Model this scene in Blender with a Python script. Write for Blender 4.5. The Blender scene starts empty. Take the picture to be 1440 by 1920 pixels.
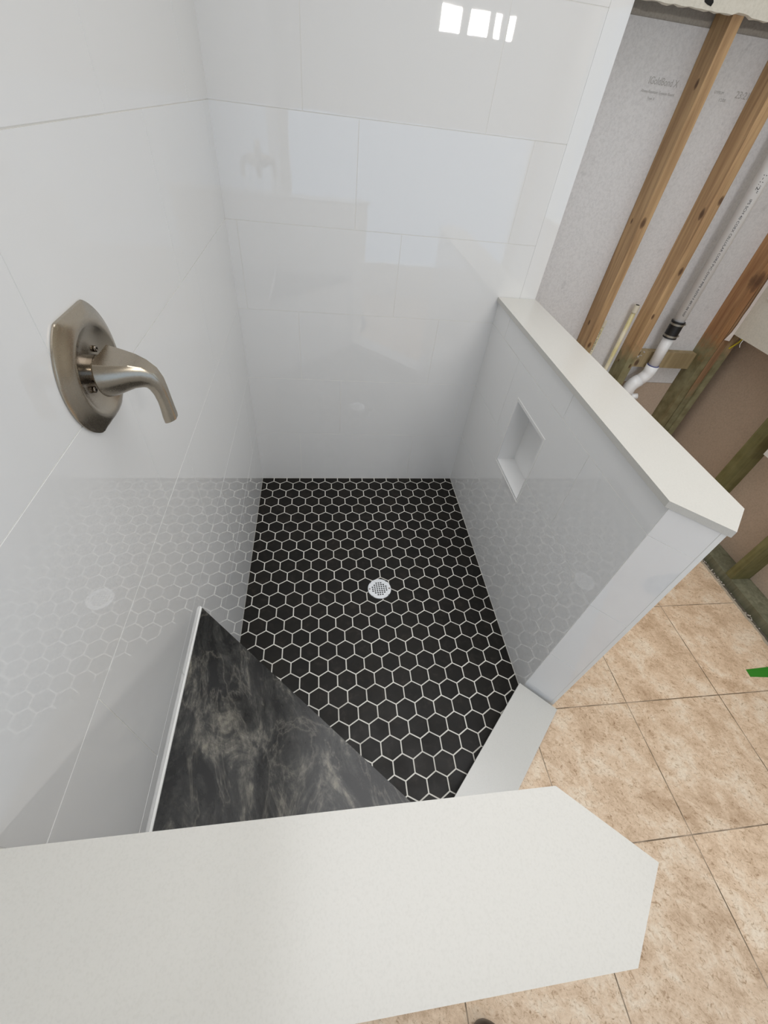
import bpy, bmesh, math, random
from mathutils import Vector, Matrix, noise
random.seed(7)
scene = bpy.context.scene
C = scene.collection
PI = math.pi

# ------------------------------------------------------------------ camera
cam_d = bpy.data.cameras.new('camera')
cam = bpy.data.objects.new('camera', cam_d)
C.objects.link(cam)
R = Matrix(((0.9893617906463479, 0.010047961476871247, -0.14512851435610905),
            (-0.1087438103609051, 0.7137517261065216, -0.691905526201484),
            (0.09663348755604109, 0.7003267180039044, 0.7072513394350243)))
cam.matrix_world = Matrix.Translation((0.33665, -1.84650, 1.60005)) @ R.to_4x4()
cam_d.sensor_fit = 'VERTICAL'
cam_d.sensor_height = 24.0
cam_d.sensor_width = 24.0
cam_d.lens = 779.712 / 1920 * 24.0
cam_d.clip_start = 0.02
scene.camera = cam

# ------------------------------------------------------------------ world, lights, exposure
scene.view_settings.view_transform = 'Standard'
scene.view_settings.look = 'None'
scene.view_settings.gamma = 1.0
scene.view_settings.use_curve_mapping = False
scene.view_settings.exposure = -2.06
world = bpy.data.worlds.new('sky'); scene.world = world
world.use_nodes = True
wn = world.node_tree.nodes
wn['Background'].inputs[0].default_value = (0.62, 0.76, 1.0, 1)
wn['Background'].inputs[1].default_value = 1.6
scene.cycles.max_bounces = 14
scene.cycles.diffuse_bounces = 8
scene.cycles.glossy_bounces = 5

def area_light(name, loc, rot, sx, sy, power, col, spread=PI):
    d = bpy.data.lights.new(name, 'AREA')
    d.shape = 'RECTANGLE'; d.size = sx; d.size_y = sy
    d.energy = power; d.color = col; d.spread = spread
    o = bpy.data.objects.new(name, d)
    o.location = loc; o.rotation_euler = rot
    C.objects.link(o)
    return o
# daylight through the small high windows of the wall behind the photographer
PANES = [(1.272, 1.428), (1.497, 1.652), (1.700, 1.748), (1.802, 1.850)]
PZ0, PZ1 = 1.985, 2.110
for a, b in PANES:
    area_light('window_and_fill_light', ((a + b) / 2, -3.015, (PZ0 + PZ1) / 2), (PI / 2, 0, 0), b - a, PZ1 - PZ0,
               20 * (b - a) * (PZ1 - PZ0) / 0.02, (1.0, 0.97, 0.92))
# daylight through the large window of the right wall, out of frame
RW = dict(y0=-2.55, y1=-1.62, z0=0.95, z1=2.15)
area_light('window_and_fill_light', (2.362, (RW['y0'] + RW['y1']) / 2, (RW['z0'] + RW['z1']) / 2), (PI / 2, 0, PI / 2),
           RW['y1'] - RW['y0'], RW['z1'] - RW['z0'], 11, (0.72, 0.88, 1.0))
# added low window behind the photographer, puts blue light on the back wall
FILL_WIN = (0.08, 2.26, 0.35, 1.44)
area_light('window_and_fill_light', ((FILL_WIN[0] + FILL_WIN[1]) / 2, -3.03, (FILL_WIN[2] + FILL_WIN[3]) / 2), (PI / 2, 0, 0), FILL_WIN[1] - FILL_WIN[0], FILL_WIN[3] - FILL_WIN[2], 22, (0.60, 0.78, 1.0))
# unseen fill light added under the ceiling to brighten the shower's depth
area_light('ceiling_fill_light', (1.1, -1.2, 3.185), (0, 0, 0), 1.9, 2.1, 62, (0.99, 0.99, 1.0), math.radians(100))

# ------------------------------------------------------------------ helpers
def tag(o, label=None, cat=None, group=None, kind=None):
    if label: o['label'] = label
    if cat: o['category'] = cat
    if group: o['group'] = group
    if kind: o['kind'] = kind
    return o
def obj(name, bm, mat, parent=None, smooth=False, bevel=0.0, seg=2):
    if bevel:
        bmesh.ops.bevel(bm, geom=[e for e in bm.edges if e.is_manifold and e.calc_face_angle(0) > 0.5],
                        offset=bevel, segments=seg, affect='EDGES', clamp_overlap=True)
    me = bpy.data.meshes.new(name)
    bmesh.ops.recalc_face_normals(bm, faces=bm.faces[:])
    bm.to_mesh(me); bm.free()
    if mat:
        for m in (mat if isinstance(mat, (list, tuple)) else [mat]): me.materials.append(m)
    if smooth:
        for p in me.polygons: p.use_smooth = True
    o = bpy.data.objects.new(name, me)
    C.objects.link(o)
    if parent: o.parent = parent
    return o
def empty(name, loc):
    o = bpy.data.objects.new(name, None); o.empty_display_size = 0.05
    o.location = loc; C.objects.link(o)
    return o
def under(o, parent):
    """parent o (built in world coordinates) to an un-rotated Empty without moving it"""
    o.parent = parent
    o.location = -parent.location if parent.type == 'EMPTY' else (0, 0, 0)
    return o
def box(bm, x0, x1, y0, y1, z0, z1, mi=0):
    v = [bm.verts.new(p) for p in ((x0,y0,z0),(x1,y0,z0),(x1,y1,z0),(x0,y1,z0),(x0,y0,z1),(x1,y0,z1),(x1,y1,z1),(x0,y1,z1))]
    for f in ((3,2,1,0),(4,5,6,7),(0,1,5,4),(1,2,6,5),(2,3,7,6),(3,0,4,7)):
        bm.faces.new([v[i] for i in f]).material_index = mi
    return v
def BX(*a):
    bm = bmesh.new(); box(bm, *a); return bm
def prism(bm, pts, z0, z1, mi=0):
    a = [bm.verts.new((x, y, z0)) for x, y in pts]; b = [bm.verts.new((x, y, z1)) for x, y in pts]
    bm.faces.new(a[::-1]).material_index = mi; bm.faces.new(b).material_index = mi
    n = len(pts)
    for i in range(n):
        bm.faces.new((a[i], a[(i+1) % n], b[(i+1) % n], b[i])).material_index = mi
def PR(pts, z0, z1):
    bm = bmesh.new(); prism(bm, pts, z0, z1); return bm
def lathe(bm, prof, M, seg=64, cap0=True, cap1=True, rf=None):
    """prof: (r, h) along local z; M maps local to world; rf(r, ang) may change the radius"""
    rings = []
    for r, h in prof:
        ring = []
        for i in range(seg):
            a = 2 * PI * i / seg
            rr = rf(r, a) if rf else r
            if isinstance(rr, tuple): x, y = rr
            else: x, y = rr * math.cos(a), rr * math.sin(a)
            ring.append(bm.verts.new(M @ Vector((x, y, h))))
        rings.append(ring)
    for a, b in zip(rings, rings[1:]):
        for i in range(seg):
            bm.faces.new((a[i], a[(i+1) % seg], b[(i+1) % seg], b[i]))
    if cap0: bm.faces.new(rings[0][::-1])
    if cap1: bm.faces.new(rings[-1])
def tube(bm, pts, r, seg=24, caps=True):
    """tube through points with constant or per-point radius"""
    pts = [Vector(p) for p in pts]
    rs = r if isinstance(r, (list, tuple)) else [r] * len(pts)
    up = Vector((0, 0, 1)); prev = None; rings = []
    for i, p in enumerate(pts):
        t = (pts[min(i+1, len(pts)-1)] - pts[max(i-1, 0)]).normalized()
        if prev is None:
            n = t.cross(Vector((0, 1, 0)) if abs(t.y) < .9 else Vector((1, 0, 0))).normalized()
        else:
            n = (prev - t * prev.dot(t)).normalized()
        prev = n; b = t.cross(n)
        rings.append([bm.verts.new(p + (n * math.cos(2*PI*k/seg) + b * math.sin(2*PI*k/seg)) * rs[i]) for k in range(seg)])
    for a, b in zip(rings, rings[1:]):
        for k in range(seg): bm.faces.new((a[k], a[(k+1) % seg], b[(k+1) % seg], b[k]))
    if caps: bm.faces.new(rings[0][::-1]); bm.faces.new(rings[-1])

# ------------------------------------------------------------------ materials
class MT:
    def __init__(s, name, col=(0.8, 0.8, 0.8), rough=0.5, metal=0.0, spec=0.5):
        s.m = bpy.data.materials.new(name); s.m.use_nodes = True
        s.t = s.m.node_tree; s.n = s.t.nodes; s.l = s.t.links
        s.b = s.n['Principled BSDF']
        s.b.inputs['Base Color'].default_value = (*col, 1)
        s.b.inputs['Roughness'].default_value = rough
        s.b.inputs['Metallic'].default_value = metal
        s.b.inputs['Specular IOR Level'].default_value = spec
    def new(s, t, **kw):
        n = s.n.new(t)
        for k, v in kw.items(): setattr(n, k, v)
        return n
    def co(s, scale=(1, 1, 1), rot=(0, 0, 0)):
        tc = s.new('ShaderNodeTexCoord'); mp = s.new('ShaderNodeMapping')
        mp.inputs['Scale'].default_value = scale; mp.inputs['Rotation'].default_value = rot
        s.l.new(tc.outputs['Object'], mp.inputs[0]); return mp.outputs[0]
    def noise(s, co, scale, detail=4, rough=.5, dist=0):
        n = s.new('ShaderNodeTexNoise'); s.l.new(co, n.inputs['Vector'])
        n.inputs['Scale'].default_value = scale; n.inputs['Detail'].default_value = detail
        n.inputs['Roughness'].default_value = rough; n.inputs['Distortion'].default_value = dist
        return n.outputs['Fac']
    def ramp(s, fac, stops):
        r = s.new('ShaderNodeValToRGB'); s.l.new(fac, r.inputs[0]); cr = r.color_ramp
        while len(cr.elements) < len(stops): cr.elements.new(.5)
        for e, (p, c) in zip(cr.elements, stops):
            e.position = p; e.color = (*c, 1) if len(c) == 3 else c
        return r.outputs[0]
    def mix(s, fac, a, b, mode='MIX'):
        m = s.new('ShaderNodeMix', data_type='RGBA', blend_type=mode)
        for sock, v in ((m.inputs[0], fac), (m.inputs[6], a), (m.inputs[7], b)):
            if isinstance(v, (int, float)): sock.default_value = v
            elif isinstance(v, tuple): sock.default_value = (*v, 1)
            else: s.l.new(v, sock)
        return m.outputs[2]
    def math(s, op, a, b=None, clamp=False):
        m = s.new('ShaderNodeMath', operation=op, use_clamp=clamp)
        for i, v in enumerate((a, b)):
            if v is None: continue
            if isinstance(v, (int, float)): m.inputs[i].default_value = v
            else: s.l.new(v, m.inputs[i])
        return m.outputs[0]
    def col(s, c): s.l.new(c, s.b.inputs['Base Color'])
    def rough(s, c): s.l.new(c, s.b.inputs['Roughness'])
    def bump(s, h, strength=.2, dist=.002):
        b = s.new('ShaderNodeBump'); b.inputs['Strength'].default_value = strength
        b.inputs['Distance'].default_value = dist
        s.l.new(h, b.inputs['Height']); s.l.new(b.outputs[0], s.b.inputs['Normal'])

def m_tile():
    m = MT('glossy_white_wall_tile', (0.86, 0.862, 0.862), 0.05, spec=.5)
    m.b.inputs['IOR'].default_value = 1.78
    m.bump(m.noise(m.co(), 5.0, 2), 0.07, 0.004)
    m.rough(m.ramp(m.noise(m.co(), 2.0, 2), [(.3, (.012,)*3), (.7, (.03,)*3)]))
    return m.m
def m_quartz():
    m = MT('white_quartz', (0.72, 0.70, 0.665), 0.22)
    m.col(m.ramp(m.noise(m.co(), 420, 2), [(.3, (.59, .58, .545)), (.5, (.615, .605, .57)), (.8, (.625, .615, .58))]))
    return m.m
def m_hex():
    m = MT('charcoal_hexagon_tile', (0.03, 0.028, 0.025), 0.42, spec=.22)
    g = m.new('ShaderNodeNewGeometry')
    c = m.ramp(m.noise(m.co(), 26, 6, .65, .6), [(.25, (.006, .0055, .0045)), (.55, (.012, .0105, .0085)), (.70, (.026, .023, .019)), (.85, (.070, .064, .055))])
    h = m.ramp(g.outputs['Random Per Island'], [(0, (.70, .70, .72)), (1, (1.10, 1.05, 1.0))])
    m.col(m.mix(1.0, c, h, 'MULTIPLY'))
    m.rough(m.ramp(m.noise(m.co(), 9, 4), [(.3, (.34,)*3), (.7, (.52,)*3)]))
    return m.m
def m_marble():
    m = MT('dark_grey_marble', (.1, .1, .1), 0.2, spec=.35)
    co = m.co((1, 1, 1), (0, 0, -.25))
    st = m.new('ShaderNodeMapping'); st.inputs['Scale'].default_value = (2.2, 1.0, 1.0); m.l.new(co, st.inputs[0])
    n1 = m.noise(st.outputs[0], 5.0, 14, .70, .9)
    n2 = m.noise(st.outputs[0], 26.0, 12, .78, .4)
    base = m.ramp(n1, [(.41, (.003, .003, .003)), (.46, (.014, .014, .013)), (.54, (.036, .036, .034)), (.63, (.14, .133, .116))])
    fine = m.ramp(n2, [(.32, (.30,)*3), (.50, (.90,)*3), (.66, (2.0, 1.95, 1.8))])
    c = m.mix(1.0, base, fine, 'MULTIPLY')
    n3 = m.noise(st.outputs[0], 3.0, 6, .6, .9)
    vein = m.ramp(m.math('ABSOLUTE', m.math('SUBTRACT', n3, .5)), [(0, (1, 1, 1)), (.006, (.35,)*3), (.022, (0, 0, 0))])
    m.col(m.mix(m.math('MULTIPLY', vein, .30), c, (.28, .26, .22)))
    return m.m
def m_floor():
    m = MT('tan_stone_look_floor_tile', (.5, .4, .3), 0.45, spec=.3)
    co = m.co()
    off = m.new('ShaderNodeMapping'); off.inputs['Location'].default_value = (-0.675, 1.77, 0); m.l.new(co, off.inputs[0])
    rt = m.co((1, 1, 1), (0, 0, .6))
    st = m.new('ShaderNodeMapping'); st.inputs['Scale'].default_value = (1.0, 1.25, 1); m.l.new(rt, st.inputs[0])
    a = m.ramp(m.noise(st.outputs[0], 9, 10, .74, .3), [(.35, (.55, .385, .25)), (.50, (.74, .56, .395)), (.64, (.84, .71, .555))])
    f = m.ramp(m.noise(st.outputs[0], 70, 10, .80, 1.2), [(.36, (.42, .34, .27)), (.42, (.80, .75, .69)), (.47, (.98, .97, .96)), (.62, (1.10, 1.12, 1.14))])
    c = m.mix(1.0, a, f, 'MULTIPLY')
    br = m.new('ShaderNodeTexBrick', offset=0.0, squash=1.0)
    m.l.new(off.outputs[0], br.inputs['Vector'])
    br.inputs['Scale'].default_value = 1.0
    br.inputs['Brick Width'].default_value = .41; br.inputs['Row Height'].default_value = .41
    br.inputs['Mortar Size'].default_value = .0019; br.inputs['Mortar Smooth'].default_value = .3
    br.inputs['Color1'].default_value = (.95, .95, .95, 1); br.inputs['Color2'].default_value = (1.05, 1.05, 1.05, 1)
    c = m.mix(1.0, c, br.outputs['Color'], 'MULTIPLY')
    g = m.ramp(m.noise(co, 14, 3), [(.42, (.17, .12, .075)), (.6, (.42, .32, .23))])
    m.col(m.mix(br.outputs['Fac'], c, g))
    m.bump(m.math('ADD', m.math('MULTIPLY', br.outputs['Fac'], -1.0), m.math('MULTIPLY', m.noise(st.outputs[0], 60, 5), .35)), .5, .0015)
    return m.m
def m_wood(name, c0, c1, green_z=None, knots=(), greenall=0.0):
    m = MT(name, c1, 0.65)
    co = m.co((1, 1, .06))
    n = m.noise(co, 55, 5, .6, .6)
    n2 = m.noise(co, 9, 3, .5, .8)
    c = m.ramp(n, [(.3, c0), (.65, c1)])
    c = m.mix(1.0, c, m.ramp(n2, [(.3, (.78, .76, .72)), (.7, (1.12, 1.12, 1.12))]), 'MULTIPLY')
    tc = m.new('ShaderNodeTexCoord')
    if green_z is not None or greenall:
        sep = m.new('ShaderNodeSeparateXYZ'); m.l.new(tc.outputs['Object'], sep.inputs[0])
        if greenall: f = greenall
        else:
            e = m.math('ADD', sep.outputs['Z'], m.math('MULTIPLY', m.noise(m.co(), 25, 4), .22))
            f = m.math('MULTIPLY', m.ramp(m.math('SUBTRACT', e, green_z - .4), [(.46, (1,)*3), (.56, (0,)*3)]), .8)
        gr = m.ramp(m.noise(m.co(), 18, 5), [(.3, (.105, .11, .05)), (.7, (.27, .29, .17))] if green_z else [(.3, (.085, .085, .032)), (.7, (.20, .20, .10))])
        c = m.mix(f, c, gr)
    for (x, y, z, r) in knots:
        d = m.new('ShaderNodeVectorMath', operation='DISTANCE')
        sc = m.new('ShaderNodeMapping'); sc.inputs['Scale'].default_value = (1, 1, .55)
        nz = m.new('ShaderNodeVectorMath', operation='ADD')
        m.l.new(tc.outputs['Object'], sc.inputs[0]); m.l.new(sc.outputs[0], d.inputs[0])
        d.inputs[1].default_value = (x, y, z * .55)
        dd = m.math('ADD', d.outputs['Value'], m.math('MULTIPLY', m.noise(m.co(), 60, 2), r * .5))
        f = m.ramp(m.math('DIVIDE', dd, r * 2), [(.40, (.85,)*3), (.62, (.55,)*3), (.78, (0,)*3)])
        c = m.mix(f, c, (.07, .028, .012))
    m.col(c)
    m.bump(n, .25, .001)
    return m.m
def m_board(name, c0, c1, blotch=(.3, .3, .31), amt=.35):
    m = MT(name, c1, 0.85, spec=.2)
    c = m.ramp(m.noise(m.co(), 130, 3, .7), [(.3, c0), (.6, c1)])
    f = m.math('MULTIPLY', m.ramp(m.noise(m.co(), 13, 7, .75), [(.60, (0,)*3), (.72, (1,)*3)]), amt)
    m.col(m.mix(f, c, blotch))
    return m.m
def m_metal(name, col, rough, aniso=0.0):
    m = MT(name, col, rough, 1.0)
    n = m.noise(m.co((1, 1, 1)), 900, 2)
    m.rough(m.ramp(n, [(.3, (rough * .9,)*3), (.7, (rough * 1.12,)*3)]))
    return m.m
def plain(name, col, rough=.5, metal=0.0, spec=.5): return MT(name, col, rough, metal, spec).m

TILE = m_tile(); QUARTZ = m_quartz(); HEX = m_hex(); MARBLE = m_marble(); FLOOR = m_floor()
GROUT = plain('white_wall_grout', (.88, .87, .84), .8)
FGROUT = MT('pale_floor_grout', (.62, .60, .54), .85)
FGROUT.col(FGROUT.ramp(FGROUT.noise(FGROUT.co(), 12, 4), [(.3, (.60, .58, .53)), (.6, (.80, .78, .72))])); FGROUT = FGROUT.m
PAINT = plain('white_paint', (.74, .73, .70), .6)
CEIL = plain('ceiling_paint', (.80, .79, .77), .8)
TRIMW = plain('white_edge_trim', (.88, .88, .86), .25)
NICKEL = m_metal('brushed_nickel', (.43, .38, .31), .25)
NICKEL_D = m_metal('dark_polished_nickel', (.30, .27, .24), .14)
STEEL = m_metal('brushed_steel', (.78, .80, .83), .42)
CLAMP = plain('dull_clamp_steel', (.42, .40, .35), .45, .8)
BLACK = plain('dark_drain_hole', (.006, .006, .006), .8)
BOARD = m_board('grey_gypsum_paper', (.63, .625, .635), (.73, .725, .735))
BOARD_SHADE = m_board('shaded_gypsum_paper', (.34, .31, .27), (.42, .385, .34), (.2, .17, .13), .3)  # darker paper tone paints in the shade under the overhanging drywall
BOARD_B = m_board('brown_gypsum_paper', (.47, .375, .295), (.56, .45, .36), (.25, .18, .14), .3)
PLASTER = m_board('cream_painted_drywall', (.66, .63, .55), (.74, .71, .63), (.45, .36, .24), .25)
PVC = plain('white_pvc', (.90, .91, .93), .28)
CPVC = MT('cream_cpvc', (.68, .58, .32), .4)
CPVC.col(CPVC.ramp(CPVC.noise(CPVC.co((1, 1, .3)), 40, 3), [(.4, (.74, .67, .50)), (.6, (.66, .58, .28))])); CPVC = CPVC.m
RUBBER = plain('black_rubber', (.012, .012, .013), .45)
INK = plain('black_ink', (.04, .04, .045), .6)
PENCIL = plain('faded_grey_ink', (.44, .43, .42), .9)
BLUE = plain('blue_primer', (.04, .05, .22), .4)
GTAPE = plain('green_tape', (.03, .24, .015), .55)
SHOE = plain('dark_shoe_leather', (.018, .012, .012), .35)
YWIRE = plain('yellow_cable_sheath', (.62, .52, .03), .4)

# ------------------------------------------------------------------ dimensions
W = 1.101           # inner face of the right half wall
YB = -1.757         # inner face of the front half wall
H = 1.030           # top of the half-wall caps
TH = 0.3065         # tile course
Z1 = 0.3070         # first horizontal joint
TL = 0.607          # tile length
FZ = 0.030          # bathroom floor level
CZ = 3.20           # ceiling
G = 0.0011          # half grout gap

def clip_rect(r, holes):
    rects = [r]
    for h in holes:
        out = []
        for a0, a1, b0, b1 in rects:
            if h[1] <= a0 or h[0] >= a1 or h[3] <= b0 or h[2] >= b1: out.append((a0, a1, b0, b1)); continue
            if a0 < h[0]: out.append((a0, h[0], b0, b1))
            if a1 > h[1]: out.append((h[1], a1, b0, b1))
            m0, m1 = max(a0, h[0]), min(a1, h[1])
            if b0 < h[2]: out.append((m0, m1, b0, h[2]))
            if b1 > h[3]: out.append((m0, m1, h[3], b1))
        rects = out
    return rects
def tiled(bm, P, a0, a1, z0, z1, starts, holes=(), depth=0.009, lip=0.0002, sx=1.0):
    """tile courses on a plane: P(a, z, d) gives the world point, d = height above the grout bed"""
    k = 0; zb = z0
    rng = random.Random(int(a1 * 1000) + len(starts))
    rows = []
    z = Z1
    edges = [z0] + [Z1 + TH * i for i in range(12) if z0 < Z1 + TH * i < z1] + [z1]
    for ri, (r0, r1) in enumerate(zip(edges, edges[1:])):
        s = starts[ri % len(starts)]
        js = sorted(j for j in (s + TL * n for n in range(-6, 7)) if a0 + .004 < j < a1 - .004)
        ee = [a0] + js + [a1]
        for e0, e1 in zip(ee, ee[1:]):
            ta, tz, tb = rng.uniform(-lip, lip), rng.uniform(-lip, lip), rng.uniform(-lip, lip) * .5
            ca, cz = (e0 + e1) / 2, (r0 + r1) / 2
            g0 = G if e0 > a0 + 1e-6 else 0; g1 = G if e1 < a1 - 1e-6 else 0
            h0 = G if r0 > z0 + 1e-6 else 0; h1 = G if r1 < z1 - 1e-6 else 0
            for (b0, b1, c0, c1) in clip_rect((e0 + g0, e1 - g1, r0 + h0, r1 - h1), holes):
                vs = []
                for d in (0, 1):
                    for (aa, zz) in ((b0, c0), (b1, c0), (b1, c1), (b0, c1)):
                        dd = 0 if d == 0 else depth + tb + ta * (aa - ca) / .3 + tz * (zz - cz) / .15
                        vs.append(bm.verts.new(P(aa, zz, dd)))
                for f in ((4,5,6,7),(0,1,5,4),(1,2,6,5),(2,3,7,6),(3,0,4,7)):
                    bm.faces.new([vs[i] for i in f]).material_index = 1

# ------------------------------------------------------------------ structure: tiled walls
bm = bmesh.new()
box(bm, -0.02, 1.19, 0.0013, 0.088, -0.02, CZ)
tiled(bm, lambda a, z, d: (a, 0.009 - d, z), 0.0, 1.19, 0.0, CZ, [.22, .428, .85, .645, .465, .285, .10, .40])
tag(obj('wall_back', bm, [GROUT, TILE]), kind='structure')
# smooth painted end strip of that wall
tag(obj('trim_1', BX(1.1905, 1.262, -0.0003, 0.088, 0.03, CZ), TILE, bevel=.002), kind='structure')
bm = bmesh.new()
box(bm, -0.12, -0.0013, -1.915, 0.1, -0.02, CZ)
tiled(bm, lambda a, z, d: (-0.009 + d, a, z), -1.915, 0.0, 0.0, CZ, [-.568, -.772, -.960, -1.146, -.693, -.885, -.60, -.75])
tag(obj('wall_left', bm, [GROUT, TILE]), kind='structure')
tag(obj('wall_left', BX(-0.12, 0.0, -3.14, -1.9155, -0.02, CZ), PAINT), kind='structure')

# right half wall -------------------------------------------------
M1 = (1.186, -1.350); I1 = (W, -1.267); O1 = (1.250, -1.288)
NI = (-0.727, -0.454, 0.505, 0.806)       # niche opening y0 y1 z0 z1
ND = 0.085
rw = empty('wall_shower_right', (W, -0.65, 0)); tag(rw, kind='structure')
bm = bmesh.new()
# core as pieces around the niche
x0 = W + .0013
prism(bm, [(x0, -0.001), (x0, NI[1]), (1.25, NI[1]), (1.25, -0.001)], 0, H - .018)
prism(bm, [(x0, NI[0]), (x0, -1.2655), (M1[0] - .0006, M1[1] + .0013), (M1[0], M1[1] + .002), O1, (1.25, NI[0])], 0, H - .018)
box(bm, x0, 1.25, NI[0], NI[1], 0, NI[2]); box(bm, x0, 1.25, NI[0], NI[1], NI[3], H - .018)
box(bm, W + ND, 1.25, NI[0], NI[1], NI[2], NI[3])
tiled(bm, lambda a, z, d: (W + .009 - d, a, z), -1.2655, 0.0, 0.0, H - .018, [-.30, -.56, -.355, -.165], holes=[NI])
# diagonal end face tiles
dv = Vector((M1[0] - I1[0], M1[1] - I1[1], 0)); L1 = dv.length; dv.normalize(); nv = Vector((-dv.y, dv.x, 0)) * -1
tiled(bm, lambda a, z, d: Vector((I1[0], I1[1], z)) + dv * a + nv * (d - .009), 0.001, L1 - .011, 0.0, H - .018, [5.0], lip=.0001)
under(obj('tile_facing', bm, [GROUT, TILE]), rw)
bm = bmesh.new()   # niche lining
b = ND
box(bm, W + b - .008, W + b, NI[0], NI[1], NI[2], NI[3])
box(bm, W - .0005, W + b - .008, NI[0], NI[0] + .008, NI[2], NI[3]); box(bm, W - .0005, W + b - .008, NI[1] - .008, NI[1], NI[2], NI[3])
box(bm, W - .0005, W + b - .008, NI[0] + .008, NI[1] - .008, NI[2], NI[2] + .010); box(bm, W - .0005, W + b - .008, NI[0] + .008, NI[1] - .008, NI[3] - .008, NI[3])
o = under(obj('niche_lining', bm, TILE), rw)
bm = bmesh.new()   # slim white edge trim on the opening
t = .0045
for (a, c, d, e) in ((NI[0]-t, NI[0], NI[2]-t, NI[3]+t), (NI[1], NI[1]+t, NI[2]-t, NI[3]+t), (NI[0], NI[1], NI[2]-t, NI[2]), (NI[0], NI[1], NI[3], NI[3]+t)):
    box(bm, W - .0016, W + .004, a, c, d, e)
under(obj('niche_edge_trim', bm, TRIMW), rw)
bm = bmesh.new()
e0 = Vector((M1[0], M1[1], 0)) - dv * .0105
pts = [e0 - nv * .009, e0 + nv * .0005, Vector((M1[0], M1[1], 0)) + nv * .0005, Vector((M1[0], M1[1], 0)) - nv * .009 + Vector((.004, .004, 0))]
prism(bm, [(p.x, p.y) for p in pts], 0.0, H - .018)
under(obj('corner_edge_trim', bm, TRIMW), rw)

def cap_slab(name, pts, label):
    o = obj(name, PR(pts, H - .018, H), QUARTZ, bevel=.0018)
    return tag(o, label, 'cap')
cap_slab('half_wall_cap', [(1.092, -.0015), (1.092, -1.264), (1.188, -1.358), (1.262, -1.290), (1.262, -.0015)],
         'white quartz cap slab on the right half wall, running back to the tiled rear wall')

# front half wall --------------------------------------------------
fw = empty('wall_shower_front', (.3, YB, 0)); tag(fw, kind='structure')
bm = bmesh.new()
core = [(.001, YB - .0013), (.596, YB - .0013), (.682, -1.836), (.622, -1.899), (.001, -1.899)]
prism(bm, core, 0, H - .018)
tiled(bm, lambda a, z, d: (a, YB - .009 + d, z), 0.001, .596, 0.0, H - .018, [.3, .1, .45, .2])
under(obj('tile_facing', bm, [GROUT, TILE]), fw)
cap_slab('half_wall_cap', [(.0015, YB), (.613, YB), (.702, -1.838), (.634, -1.910), (.0015, -1.913)],
         'wide white quartz cap slab on the nearest half wall, across the bottom of the picture')

# ------------------------------------------------------------------ structure: shower floor, outer floor
P = 0.0715; S = P / math.sqrt(3)
bm = bmesh.new()
prism(bm, [(0.001, -.001), (W + .004, -.001), (W + .004, -1.35), (.70, -1.80), (.001, -1.80)][::-1], -.03, -.0008)
tmp = bmesh.new()
for n in range(-17, 15):
    yc = -.8132 + n * 1.5 * S
    for i in range(-9, 12):
        xc = .4572 + P / 2 + i * P + (P / 2 if n % 2 else 0)
        if xc < -.05 or xc > W + .05 or yc > .05 or yc < -1.82: continue
        if xc - yc > 2.50: continue
        q = S - .0044 / math.sqrt(3)
        pts = [(xc + q * math.cos(PI/6 + k * PI/3), yc + q * math.sin(PI/6 + k * PI/3)) for k in range(6)]
        dz = random.uniform(-.0002, .0002)
        prism(tmp, pts, -.01, dz, 1)
for co, no in (((.002, 0, 0), (-1, 0, 0)), ((W - .002, 0, 0), (1, 0, 0)), ((0, -.003, 0), (0, 1, 0)), ((0, -1.79, 0), (0, -1, 0))):
    bmesh.ops.bisect_plane(tmp, geom=tmp.verts[:] + tmp.edges[:] + tmp.faces[:], plane_co=co, plane_no=no, clear_outer=True)
me = bpy.data.meshes.new('tmp'); tmp.to_mesh(me); tmp.free(); bm.from_mesh(me)
for f in bm.faces: pass
tag(obj('floor', bm, [FGROUT, HEX]), kind='structure')
outer = [(1.21, .088), (1.21, -1.31), (.66, -1.86), (.0, -1.86), (.0, -3.0), (2.312, -3.0), (2.312, .088)]
tag(obj('floor', PR(outer, -.03, FZ), FLOOR), kind='structure')

# curb -------------------------------------------------------------
curb = PR([(1.080, -1.2645), (1.190, -1.3715), (.66, -1.895), (.55, -1.793)], FZ + .010, .056)
ct = empty('shower_curb', (.87, -1.58, 0)); tag(ct, 'low white quartz curb slab running diagonally between the two half walls', 'curb')
under(obj('quartz_top', curb, QUARTZ, bevel=.0015), ct)
under(obj('curb_base', PR([(1.088, -1.272), (1.184, -1.366), (.655, -1.888), (.560, -1.795)], -.012, FZ + .0098), PAINT), ct)

# bench ------------------------------------------------------------
be = empty('corner_bench', (.2, -1.6, 0)); tag(be, 'triangular dark grey marble corner bench in the shower, against the left tiled wall', 'bench')
BT = .560
under(obj('marble_seat', PR([(.006, -1.190), (.006, YB + .002), (.588, YB + .002)], BT - .02, BT), MARBLE, bevel=.0012), be)
under(obj('bench_base', PR([(.002, -1.215), (.002, YB + .002), (.56, YB + .002)], .001, BT - .0202), TILE), be)
under(obj('sealant_bead', PR([(.0005, -1.186), (.0058, -1.190), (.0058, YB + .002), (.0005, YB + .002)], BT - .02, BT + .004), TRIMW), be)

# drain ------------------------------------------------------------
dr = empty('shower_drain', (.5895, -.7755, 0)); tag(dr, 'round steel shower drain grate set in the black hexagon floor', 'drain')
bm = bmesh.new(); lathe(bm, [(.001, -.0002), (.050, -.0002)], Matrix.Translation((.5895, -.7755, .0012)), 40, False, False)
under(obj('drain_well', bm, BLACK), dr)
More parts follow.
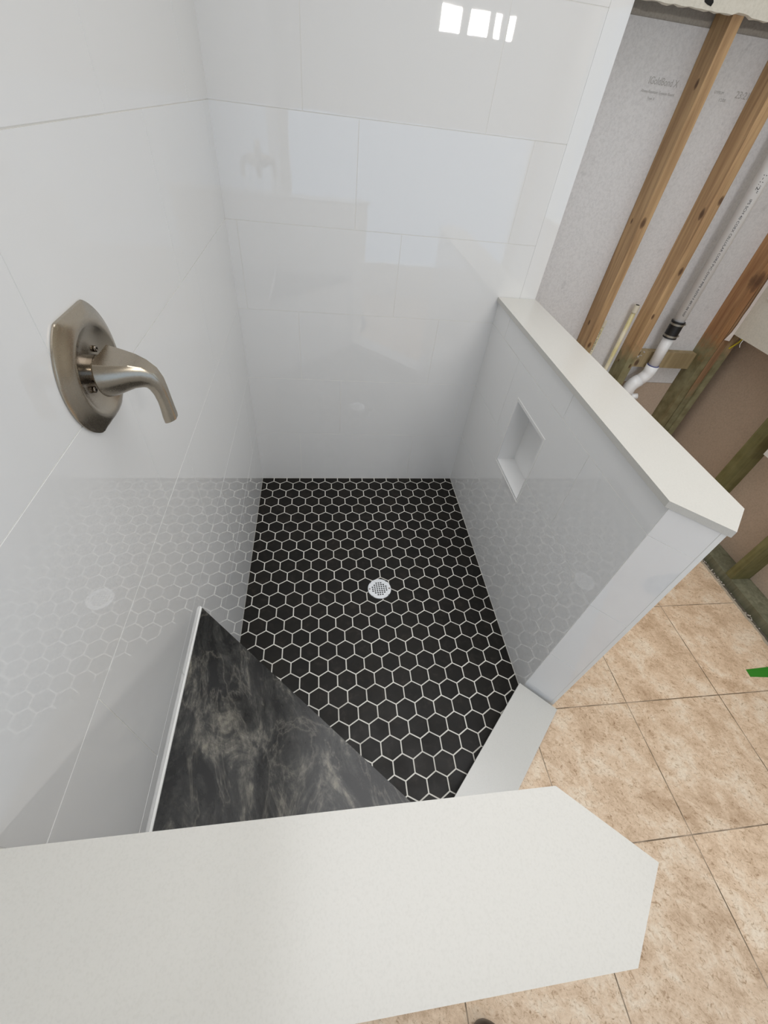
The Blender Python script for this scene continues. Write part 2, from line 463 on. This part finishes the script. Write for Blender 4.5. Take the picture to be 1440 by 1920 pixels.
# strainer plate as a disc with square holes
bm = bmesh.new()
R0 = .0525; pitch = .0104; hs = .0033
rows = {3: 3, 2: 5, 1: 7, 0: 7, -1: 7, -2: 5, -3: 3}
holes = {(i, j) for j, n in rows.items() for i in range(-(n // 2), n // 2 + 1)}
cuts = sorted({round(v, 6) for i in range(-3, 4) for v in (i * pitch - hs, i * pitch + hs)})
cuts = [-.0400] + cuts + [.0400]
zt = .0032
for a0, a1 in zip(cuts, cuts[1:]):
    for b0, b1 in zip(cuts, cuts[1:]):
        ca, cb = (a0 + a1) / 2, (b0 + b1) / 2
        i, j = round(ca / pitch), round(cb / pitch)
        if abs(ca - i * pitch) < hs * .5 and abs(cb - j * pitch) < hs * .5 and (i, j) in holes: continue
        if math.hypot(ca, cb) > .052: continue
        box(bm, a0, a1, b0, b1, .0016, zt)
seg = 96
# ring between the square field and the circular rim
def sq(a):
    c, s = math.cos(a), math.sin(a); k = .0400 / max(abs(c), abs(s)); return (c * k, s * k)
angs = [2 * PI * i / seg for i in range(seg)]
R0 = .0528
def cl(p, r):
    l = math.hypot(*p); return p if l < r else (p[0] / l * r, p[1] / l * r)
inn = [bm.verts.new((*cl(sq(a), R0 * .995), zt)) for a in angs]
out = [bm.verts.new((R0 * math.cos(a), R0 * math.sin(a), zt)) for a in angs]
o2 = [bm.verts.new((R0 * 1.02 * math.cos(a), R0 * 1.02 * math.sin(a), 0)) for a in angs]
for i in range(seg):
    k = (i + 1) % seg
    bm.faces.new((inn[i], inn[k], out[k], out[i])); bm.faces.new((out[i], out[k], o2[k], o2[i]))
o = obj('strainer', bm, STEEL); o.parent = dr; o.rotation_euler = (0, 0, .06)
for s in (-1, 1):
    bm = bmesh.new(); M = Matrix.Translation((s * .0452, 0, zt))
    lathe(bm, [(.0042, -.0004), (.0042, .0004), (.0034, .0011)], M, 20)
    o = obj('screw', bm, NICKEL_D); o.parent = dr

# ------------------------------------------------------------------ valve on the left wall
VY, VZ = -1.226, 1.273
vt = empty('shower_valve', (0, VY, VZ)); tag(vt, 'brushed nickel shower valve trim with lever handle on the left tiled wall', 'shower valve')
MX = Matrix.Rotation(PI / 2, 4, 'Y')      # local z -> world x; local x -> -z ; local y -> y
FLAT = .0815
def esc(scale_flat):
    def rf(r, a):
        x, y = r * math.cos(a), r * math.sin(a)
        lim = FLAT * scale_flat(r)
        if abs(x) > lim:
            x = math.copysign(lim, x)
        return (x, y)
    return rf
bm = bmesh.new()
prof = [(.0915, .0003), (.0925, .0013), (.0925, .0034), (.0908, .0048), (.0870, .0062), (.0810, .0095), (.0745, .0126), (.0695, .0144), (.0655, .0150), (.0625, .0146), (.0590, .0128), (.0520, .0090), (.0430, .0062), (.0320, .0048), (.0200, .0044)]
def flim(r): return 1.0 if r > .09 else (1.0 - (.0925 - r) * 5.2 if r > .0695 else 9)
lathe(bm, prof, MX, 128, True, True, esc(flim))
o = obj('escutcheon', bm, NICKEL, vt, smooth=False)
for p in o.data.polygons: p.use_smooth = True
mod = o.modifiers.new('edges', 'EDGE_SPLIT'); mod.split_angle = math.radians(38)
bm = bmesh.new()
lathe(bm, [(.0205, .0040), (.0205, .0120), (.0196, .0123), (.0196, .0130), (.0205, .0133), (.0205, .0300)], MX, 48)
o = obj('valve_sleeve', bm, NICKEL_D, vt, smooth=True); mod = o.modifiers.new('edges', 'EDGE_SPLIT'); mod.split_angle = .6
for s in (-1, 1):
    bm = bmesh.new()
    lathe(bm, [(.0045, -.001), (.0045, .0018), (.0038, .0026), (.002, .0026), (.0018, .0008)], Matrix.Translation((.0060, s * .0225, s * .0205)) @ MX, 24)
    obj('screw', bm, NICKEL_D, vt, smooth=True)
# lever handle: lofted sections along a path in the x-z plane
bm = bmesh.new()
# (x, z) centre, direction angle (0 = outwards, -90 = down), half width (y), half height, flat (0..1 of top cut)
secs = [(.0190, .0000, 0, .0385, .0385, .60), (.0210, .0000, 0, .0392, .0392, .58), (.0330, .0000, 0, .0362, .0362, .58), (.0460, .0005, -2, .0312, .0315, .58),
        (.0600, .0005, -4, .0250, .0262, .62), (.0735, -.0030, -12, .0185, .0222, .68), (.0820, -.0100, -34, .0140, .0190, .74), (.0865, -.0200, -54, .0112, .0155, .78),
        (.0890, -.0320, -66, .0096, .0128, .80), (.0908, -.0480, -74, .0088, .0115, .80), (.0915, -.0640, -80, .0088, .0118, .80), (.0918, -.0760, -80, .0092, .0125, .80), (.0918, -.0840, -66, .0092, .0128, .80)]
NS = 48; rings = []
for (x, z, ang, hw, hh, fl) in secs:
    a = math.radians(ang); d = Vector((math.cos(a), 0, math.sin(a))); u = Vector((-math.sin(a), 0, math.cos(a)))
    ring = []
    for k in range(NS):
        t = 2 * PI * k / NS
        yy, zz = math.cos(t), math.sin(t)
        if zz > fl: zz = fl
        ring.append(bm.verts.new(Vector((x, 0, z)) + Vector((0, 1, 0)) * yy * hw + u * zz * hh))
    rings.append(ring)
for a, b in zip(rings, rings[1:]):
    for k in range(NS): bm.faces.new((a[k], a[(k+1) % NS], b[(k+1) % NS], b[k]))
bm.faces.new(rings[0][::-1]); bm.faces.new(rings[-1])
o = obj('lever_handle', bm, NICKEL, vt, smooth=True); o.rotation_euler = (0, 0, 0)
mod = o.modifiers.new('edges', 'EDGE_SPLIT'); mod.split_angle = math.radians(24)

# ------------------------------------------------------------------ open stud wall at the back right
BY0, BY1 = .089, .101
tag(obj('wall_back_gypsum', BX(1.262, 2.449, BY0, BY1, .622, 1.846), BOARD), kind='structure')
tag(obj('wall_back_upper', BX(1.262, 2.449, BY0 + .003, BY1, 1.8465, CZ), BOARD_SHADE), kind='structure')
tag(obj('wall_back_lower', BX(1.262, 2.449, BY0 + .001, BY1, -.03, .6195), BOARD_B), kind='structure')
# remaining plastered drywall above the opening, torn lower edge
bm = bmesh.new()
rng = random.Random(3)
n = 60; lo = []
for i in range(n + 1):
    x = 1.2625 + (2.318 - 1.2625) * i / n
    z = 1.866 + rng.uniform(-.0012, .0012) + (.006 if 1.58 < x < 1.64 else 0)
    lo.append((x, z))
fr = [bm.verts.new((x, -.012, z)) for x, z in lo] + [bm.verts.new((2.318, -.012, CZ)), bm.verts.new((1.2625, -.012, CZ))]
bk = [bm.verts.new((x, -.0005, z - rng.uniform(0, .003))) for x, z in lo] + [bm.verts.new((2.318, -.0005, CZ)), bm.verts.new((1.2625, -.0005, CZ))]
bm.faces.new(fr); bm.faces.new(bk[::-1])
for i in range(len(fr)):
    k = (i + 1) % len(fr); bm.faces.new((fr[i], bk[i], bk[k], fr[k]))
tag(obj('wall_back_plaster', bm, PLASTER), kind='structure')
# dark torn hole in it
bm = bmesh.new()
pts = [(1.468, 1.889), (1.474, 1.880), (1.486, 1.876), (1.500, 1.874), (1.503, 1.882), (1.497, 1.890), (1.492, 1.905), (1.470, 1.912)]
a = [bm.verts.new((x, -.0128, z)) for x, z in pts]; b = [bm.verts.new((x, -.0118, z)) for x, z in pts]
bm.faces.new(a); bm.faces.new(b[::-1])
for i in range(len(pts)): bm.faces.new((a[i], a[(i+1) % len(pts)], b[(i+1) % len(pts)], b[i]))
o = obj('torn_hole', bm, BLACK, bpy.data.objects['wall_back_plaster'])

def stud(x0, x1, y0, y1, z0, z1, mat, label, jag=0.0):
    bm = bmesh.new()
    n = 24
    rng = random.Random(int(x0 * 1000 + abs(y0) * 77))
    prev = None
    for i in range(n + 1):
        z = z0 + (z1 - z0) * i / n
        j = [rng.uniform(-jag, jag) for _ in range(4)]
        ring = [bm.verts.new((x0 + j[0], y0 + j[1] * .5, z)), bm.verts.new((x1 + j[2], y0 + j[1] * .5, z)), bm.verts.new((x1, y1, z)), bm.verts.new((x0, y1, z))]
        if prev:
            for k in range(4): bm.faces.new((prev[k], prev[(k+1) % 4], ring[(k+1) % 4], ring[k]))
        else: bm.faces.new(ring[::-1])
        prev = ring
    bm.faces.new(prev)
    return tag(obj('wall_stud', bm, mat, bevel=.0012, seg=1), label, 'stud', 'wall studs')
TAN0, TAN1 = (.34, .20, .10), (.60, .40, .215)
stud(1.592, 1.630, 0, .0885, .031, CZ - .001, m_wood('pine_stud_one', TAN0, TAN1, .80, [(1.604, 0, 1.335, .009), (1.610, 0, .845, .007), (1.592, .03, 1.72, .007), (1.592, .06, 1.33, .005), (1.592, .05, .93, .006)]),
     'bare pine stud nearest the tiled rear wall, greenish near its foot', .0006)
stud(1.850, 1.892, 0, .0885, .031, CZ - .001, m_wood('pine_stud_two', TAN0, TAN1, .80, [(1.885, 0, 1.43, .008), (1.852, .02, 1.38, .010), (1.878, 0, 1.18, .008), (1.86, 0, .99, .006), (1.850, .06, .75, .004), (1.880, 0, .75, .006)]),
     'bare pine stud standing between the cream pipe and the white drain pipe', .0012)
stud(2.262, 2.300, 0, .0885, .031, CZ - .001, m_wood('pine_stud_three', (.28, .13, .055), (.47, .26, .12), .86, [(2.280, .01, 1.165, .022)]),
     'reddish pine stud with a large dark knot beside the corner of the room', .0012)
stud(2.306, 2.343, .002, .0885, .031, CZ - .001, m_wood('pine_stud_four', (.22, .12, .06), (.36, .22, .12), .62),
     'dim brown corner stud beside the reddish one, split from it by a dark gap', .0008)
stud(2.345, 2.381, -.004, .0885, .095, CZ - .001, m_wood('green_stud_five', (.36, .25, .14), (.54, .40, .24), .84),
     'greenish corner stud where the two bare walls meet, a yellow cable over it', .0015)
# right wall, opened up
RX = 2.338
tag(obj('wall_right', BX(2.4495, 2.462, -1.60, .101, -.03, CZ), BOARD_B), kind='structure')
OLV0, OLV1 = (.13, .115, .035), (.24, .21, .075)
mg = m_wood('olive_stained_stud', OLV0, OLV1, None, [], .45)
stud(RX, 2.449, -.462, -.424, .0705, CZ - .001, mg, 'olive stained right-wall stud just beyond the half-wall cap', .0015)
stud(RX, 2.449, -.842, -.804, .0705, CZ - .001, mg, 'olive right-wall stud past the cap corner, its foot on the bottom plate', .0015)
stud(RX, 2.449, -1.262, -1.224, .0705, CZ - .001, mg, 'stained right-wall stud nearest the camera, at the picture edge', .0015)
bm = BX(RX, 2.449, -3.0, -.006, FZ - .0055, .070)
tag(obj('bottom_plate', bm, m_wood('damp_bottom_plate', (.12, .12, .08), (.24, .24, .17), None, [], .2), bevel=.002, seg=1),
    'damp grey green wooden bottom plate along the foot of the right wall', 'bottom plate')
# rubble / thinset ridge at the plate's foot
bm = bmesh.new(); rng = random.Random(5)
prev = None
for i in range(161):
    y = -.02 - 1.55 * i / 160
    w = .012 + .010 * noise.noise(Vector((0, y * 22, 3))) + rng.uniform(-.002, .002); h = .004 + .003 * rng.random()
    ring = [bm.verts.new((2.314 - w, y, FZ + .0002)), bm.verts.new((2.313 - w * .3, y, FZ + h)), bm.verts.new((2.317, y, FZ - .0055))]
    if prev:
        for k in range(2): bm.faces.new((prev[k], prev[k+1], ring[k+1], ring[k]))
    prev = ring
tag(obj('mortar_ridge', bm, plain('pale_mortar', (.40, .34, .26), .9)), 'crumbly pale mortar edge where the tan floor tile stops short of the right wall', 'mortar', kind='stuff')
bm = bmesh.new()
for i in range(70):
    y = rng.choice([-.70, -.80, -.86, -1.02, -.62]) + rng.gauss(0, .035); s = rng.uniform(.0015, .0042)
    bmesh.ops.create_icosphere(bm, subdivisions=1, radius=s, matrix=Matrix.Translation((2.322 + rng.uniform(-.012, .010), y, FZ + s * .6 - .002)))
tag(obj('plaster_crumbs', bm, plain('white_plaster', (.66, .60, .52), .9)), 'white plaster crumbs scattered along the foot of the right wall', 'debris', kind='stuff')
tag(obj('floor', BX(2.3125, 2.462, -3.0, .10, -.03, FZ - .006), plain('bare_concrete', (.12, .105, .08), .9)), kind='structure')
# drywall left on the right wall, with cut lower edge and torn corner
bm = bmesh.new()
DX = 2.3255
box(bm, DX, RX - .0005, -1.60, .0, .938, CZ)
rw_board = tag(obj('wall_right_drywall', bm, m_board('painted_drywall_face', (.66, .635, .56), (.74, .71, .63), (.38, .35, .30), .3)), kind='structure')
bm = bmesh.new(); rng = random.Random(9); prev = None
for i in range(60):
    z = .905 + (CZ - .905) * i / 59
    w = .004 + .006 * abs(noise.noise(Vector((0, 0, z * 16)))) + (.012 if z < .96 else 0) * rng.random()
    ring = [bm.verts.new((2.3250 - w * 1.5, -.0022 - rng.random() * .002, z)), bm.verts.new((2.3250, -.014, z)), bm.verts.new((2.3250, -.0022, z))]
    if prev:
        for k in range(3): bm.faces.new((prev[k], prev[(k+1) % 3], ring[(k+1) % 3], ring[k]))
    prev = ring
tag(obj('torn_corner_bead', bm, plain('torn_plaster', (.68, .62, .58), .9)), 'torn white corner tape hanging down the edge of the remaining drywall', 'corner tape')
# electrical plate on it
sw = empty('wall_plate', (DX, -.09, 1.17)); tag(sw, 'cream wall plate on the remaining drywall of the right wall, cut by the picture edge', 'wall plate')
under(obj('plate', BX(DX - .006, DX - .0002, -.130, -.055, 1.115, 1.235), PAINT, bevel=.002), sw)
under(obj('receptacle', BX(DX - .008, DX - .0058, -.110, -.075, 1.14, 1.21), PAINT, bevel=.002), sw)
# loose fibre and yellow cable
bm = bmesh.new(); tube(bm, [(DX + .004, -.075, .939), (DX - .002, -.078, .928), (DX - .003, -.080, .916), (DX + .001, -.084, .905)], .0013, 8)
tag(obj('loose_strip', bm, TRIMW), 'short white paper fibre dangling from the cut edge of the drywall', 'fibre')
bm = bmesh.new(); tube(bm, [(2.376, -.03, .975), (2.376, -.026, .93), (2.372, -.022, .905), (2.366, -.014, .885), (2.362, -.005, .868), (2.362, .003, .862)], [.0042] * 6, 10)
tag(obj('electrical_cable', bm, YWIRE, smooth=True), 'yellow cable coming down behind the drywall onto the corner stud', 'cable')
ob = empty('junction_box', (2.36, -.56, .62)); tag(ob, 'small cream electrical box on the right wall at the edge of the picture', 'electrical box')
bm = bmesh.new()
box(bm, 2.347, 2.352, -.600, -.520, .60, .72)
under(obj('box_front', bm, PAINT), ob)
under(obj('box_body', BX(2.3521, 2.40, -.595, -.525, .605, .715), PAINT), ob)
# block between studs
bm = BX(1.8925, 2.2615, .052, .0885, .724, .806)
tag(obj('wood_block', bm, m_wood('block_wood', (.32, .24, .13), (.46, .36, .21), None, [(1.93, .052, .79, .012), (1.95, .052, .745, .010)], .12), bevel=.002, seg=1),
    'short horizontal timber block between two studs, behind the white drain pipe', 'timber block')
bm = bmesh.new(); rng = random.Random(8)
for i in range(26):
    bmesh.ops.create_icosphere(bm, subdivisions=1, radius=rng.uniform(.003, .008), matrix=Matrix.Translation((rng.uniform(1.90, 1.965), rng.uniform(.050, .075), rng.uniform(.775, .812))))
tag(obj('spilled_plaster', bm, plain('grey_plaster', (.50, .48, .45), .9)), 'rough lumps of plaster on the left end of the timber block', 'plaster', kind='stuff')

# drain pipe --------------------------------------------------------
PXc, PYc, PRr = 2.022, .020, .0255
pp = empty('drain_pipe', (PXc, PYc, .5)); tag(pp, 'white plastic drain pipe with a black rubber coupling, rising between the studs', 'pipe')
bm = bmesh.new(); tube(bm, [(PXc, PYc, .945), (PXc, PYc, 3.19)], PRr, 40)
pipe_up = under(obj('upper_pipe', bm, PVC, smooth=True), pp)
bm = bmesh.new(); tube(bm, [(PXc, PYc, .74), (PXc, PYc, .935)], PRr, 40)
under(obj('lower_pipe', bm, PVC, smooth=True), pp)
bm = bmesh.new()
lathe(bm, [(.0285, .893), (.0315, .894), (.0315, .897), (.0300, .899), (.0300, .966), (.0315, .968), (.0315, .972), (.0285, .973)], Matrix.Translation((PXc, PYc, 0)), 40)
cp = under(obj('rubber_coupling', bm, RUBBER), pp)
for zz in (.905, .960):
    bm = bmesh.new(); lathe(bm, [(.0302, zz - .0042), (.0311, zz - .0042), (.0311, zz + .0042), (.0302, zz + .0042)], Matrix.Translation((PXc, PYc, 0)), 40)
    b = BX(PXc + .024, PXc + .038, PYc - .012, PYc - .004, zz - .004, zz + .004); me = bpy.data.meshes.new('t'); b.to_mesh(me); b.free(); bm.from_mesh(me)
    o = obj('hose_clamp', bm, CLAMP); o.parent = cp
bm = bmesh.new()
def arc_pts(pts): return pts
tube(bm, [(PXc, PYc, .750), (PXc, PYc, .715), (PXc - .004, PYc, .700), (PXc - .014, PYc, .684), (PXc - .036, PYc, .662)], .0305, 36)
under(obj('elbow', bm, PVC, smooth=True), pp)
bm = bmesh.new(); tube(bm, [(PXc, PYc, .7505), (PXc, PYc, .753)], .0285, 36)
under(obj('primer_ring', bm, BLUE), pp)
bm = bmesh.new()
tube(bm, [(PXc - .030, PYc, .668), (PXc - .052, PYc, .646), (PXc - .061, PYc, .630), (PXc - .064, PYc, .612), (PXc - .064, PYc, .575)], .0325, 36)
under(obj('elbow', bm, PVC, smooth=True), pp)
bm = bmesh.new(); tube(bm, [(PXc - .064, PYc, .58), (PXc - .064, PYc, .06)], PRr, 36)
under(obj('lower_pipe', bm, PVC, smooth=True), pp)
bm = bmesh.new(); tube(bm, [(PXc - .04, PYc - .01, .575), (PXc - .005, PYc - .02, .585)], [.017, .015], 20)
under(obj('stub_outlet', bm, PVC, smooth=True), pp)

def text_mesh(body, size, name, mat):
    cu = bpy.data.curves.new(name, 'FONT'); cu.body = body; cu.size = size; cu.extrude = .0002; cu.resolution_u = 3
    cu.align_x = 'LEFT'; cu.align_y = 'CENTER'
    t = bpy.data.objects.new(name + '_tmp', cu); C.objects.link(t)
    bpy.context.view_layer.update()
    me = bpy.data.meshes.new_from_object(t.evaluated_get(bpy.context.evaluated_depsgraph_get()))
    bpy.data.objects.remove(t); bpy.data.curves.remove(cu)
    me.name = name; me.materials.clear(); me.materials.append(mat)
    return me
def pipe_text(body, size, z_top, ang, length, parent, cx, cy, r, name='printed_text'):
    me = text_mesh(body, size, name, INK)
    stretch = length / max(v.co.x for v in me.vertices)
    for v in me.vertices:
        along, up, out = v.co.x * stretch, v.co.y, v.co.z
        a = ang + up / r                 # letter tops turn towards +x side
        rr = r + .0003 + out
        v.co = Vector((cx + rr * math.cos(a), cy + rr * math.sin(a), z_top - along))
    o = bpy.data.objects.new(name, me); C.objects.link(o); under(o, parent)
    o['label'] = 'black printed lettering along the pipe'
    return o
A0 = math.radians(238)
pipe_text('1-1/2"', .017, 1.525, A0, .060, pp, PXc, PYc, PRr)
pipe_text('IPS SCH 40 COEX CELLULAR CORE PVC-DWV PIPE ASTM F-891-04 NSF', .0120, 1.445, A0, .445, pp, PXc, PYc, PRr)

# cream supply pipes --------------------------------------------------
cpp = empty('supply_pipe', (1.800, .058, .5)); tag(cpp, 'cream plastic supply pipe with an open cut top, left of the second stud', 'pipe')
bm = bmesh.new(); tube(bm, [(1.800, .058, .06), (1.800, .058, .995)], .0095, 20); under(obj('pipe', bm, CPVC, smooth=True), cpp)
bm = bmesh.new(); lathe(bm, [(.0125, .985), (.0125, 1.018), (.0095, 1.018), (.0095, .995)], Matrix.Translation((1.800, .058, 0)), 24, True, True)
under(obj('cap_end', bm, plain('cream_pipe_end', (.72, .68, .56), .5)), cpp)
bm = bmesh.new(); lathe(bm, [(.001, 1.0165), (.0085, 1.0165)], Matrix.Translation((1.800, .058, .0022)), 20, False, False); under(obj('bore', bm, BLACK), cpp)
c2 = empty('supply_pipe', (1.668, .050, .5)); tag(c2, 'short cream plastic supply pipe with tiny print, beside the stud nearest the tiled wall', 'pipe')
bm = bmesh.new(); tube(bm, [(1.668, .050, .06), (1.668, .050, .925)], .0085, 20); under(obj('pipe', bm, CPVC, smooth=True), c2)
bm = bmesh.new(); lathe(bm, [(.0108, .915), (.0108, .943)], Matrix.Translation((1.668, .050, 0)), 24); under(obj('cap_end', bm, plain('cream_pipe_end', (.72, .68, .56), .5)), c2)
pipe_text('CPVC 4120 SDR 11 100 PSI', .0085, .900, math.radians(245), .16, c2, 1.668, .050, .0085)

# pencil-grey print on the gypsum paper -------------------------------
gy = bpy.data.objects['wall_back_gypsum']
def board_text(body, size, x, z, sx=1.0):
    me = text_mesh(body, size, 'printed_text', PENCIL)
    for v in me.vertices: v.co = Vector((x + v.co.x * sx, BY0 - .0004 - v.co.z, z + v.co.y))
    o = bpy.data.objects.new('printed_text', me); C.objects.link(o); o.parent = gy
board_text('IGoldBond X', .026, 1.452, 1.716, .80)
board_text('Abuse-Resistant Gypsum Board', .0105, 1.437, 1.690, .95)
board_text('Type X', .0095, 1.47, 1.674)
board_text('23:21', .026, 1.795, 1.713)
board_text('12/08', .012, 1.74, 1.695)
board_text('GYPSUM', .010, 1.71, 1.712)

# ------------------------------------------------------------------ small things on the floor
bm = bmesh.new(); prism(bm, [(2.107, -1.269), (2.104, -1.300), (2.30, -1.318), (2.30, -1.262)], FZ + .0002, FZ + .0012)
tag(obj('masking_tape', bm, GTAPE), 'strip of green masking tape stuck on the tan tile floor', 'tape')
bm = bmesh.new()
rings = []
for (y, hw, h, xo) in ((-2.052, .006, .030, .0), (-2.056, .020, .046, .0), (-2.066, .034, .058, .0), (-2.085, .044, .066, .002), (-2.12, .050, .073, .004), (-2.17, .051, .082, .004), (-2.23, .044, .10, .0), (-2.29, .037, .115, -.004), (-2.33, .034, .118, -.006), (-2.352, .022, .100, -.006)):
    ring = []
    for k in range(24):
        a = 2 * PI * k / 24
        zz = math.sin(a); ring.append(bm.verts.new((.706 + xo + hw * math.cos(a) * (1 if zz < 0 else (1 - .15 * zz)), y, FZ + .001 + (h * (.5 + .5 * max(-1, zz * 1.35 if zz < 0 else zz))))))
    rings.append(ring)
for a, b in zip(rings, rings[1:]):
    for k in range(24): bm.faces.new((a[k], a[(k+1) % 24], b[(k+1) % 24], b[k]))
bm.faces.new(rings[0]); bm.faces.new(rings[-1][::-1])
sh = tag(obj('shoe', bm, SHOE, smooth=True), 'toe of a dark leather shoe on the tan floor at the bottom edge', 'shoe')
sh.modifiers.new('s', 'SUBSURF').render_levels = 1

# ------------------------------------------------------------------ rest of the room behind and beside the camera
def wall_with_openings(name, P, a0, a1, z0, z1, holes, th, mat):
    bm = bmesh.new()
    for (b0, b1, c0, c1) in clip_rect((a0, a1, z0, z1), holes):
        pts = [P(x, z, d) for d in (0, th) for (x, z) in ((b0, c0), (b1, c0), (b1, c1), (b0, c1))]
        v = [bm.verts.new(p) for p in pts]
        for f in ((3,2,1,0),(4,5,6,7),(0,1,5,4),(1,2,6,5),(2,3,7,6),(3,0,4,7)): bm.faces.new([v[i] for i in f])
    return tag(obj(name, bm, mat), kind='structure')
wall_with_openings('wall_front', lambda a, z, d: (a, -3.0 - d, z), 0.0, 2.46, -.03, CZ, [(a, b, PZ0, PZ1) for a, b in PANES] + [FILL_WIN], .13, PAINT)
wall_with_openings('wall_right', lambda a, z, d: (2.345 + d, a, z), -3.0, -1.61, .071, CZ, [(RW['y0'], RW['y1'], RW['z0'], RW['z1'])], .117, PAINT)
tag(obj('ceiling', BX(-.12, 2.47, -3.14, .11, CZ + .001, CZ + .05), CEIL), kind='structure')
wf = empty('window_1', (2.345, -2.1, .95)); tag(wf, kind='structure')
bm = bmesh.new(); f = .03
y0, y1, z0, z1 = RW['y0'], RW['y1'], RW['z0'], RW['z1']
for r in ((y0 - f, y0, z0 - f, z1 + f), (y1, y1 + f, z0 - f, z1 + f), (y0, y1, z0 - f, z0), (y0, y1, z1, z1 + f), ((y0 + y1) / 2 - .012, (y0 + y1) / 2 + .012, z0, z1)):
    box(bm, 2.335, 2.3445, r[0], r[1], r[2], r[3])
under(obj('window_frame', bm, PAINT), wf)
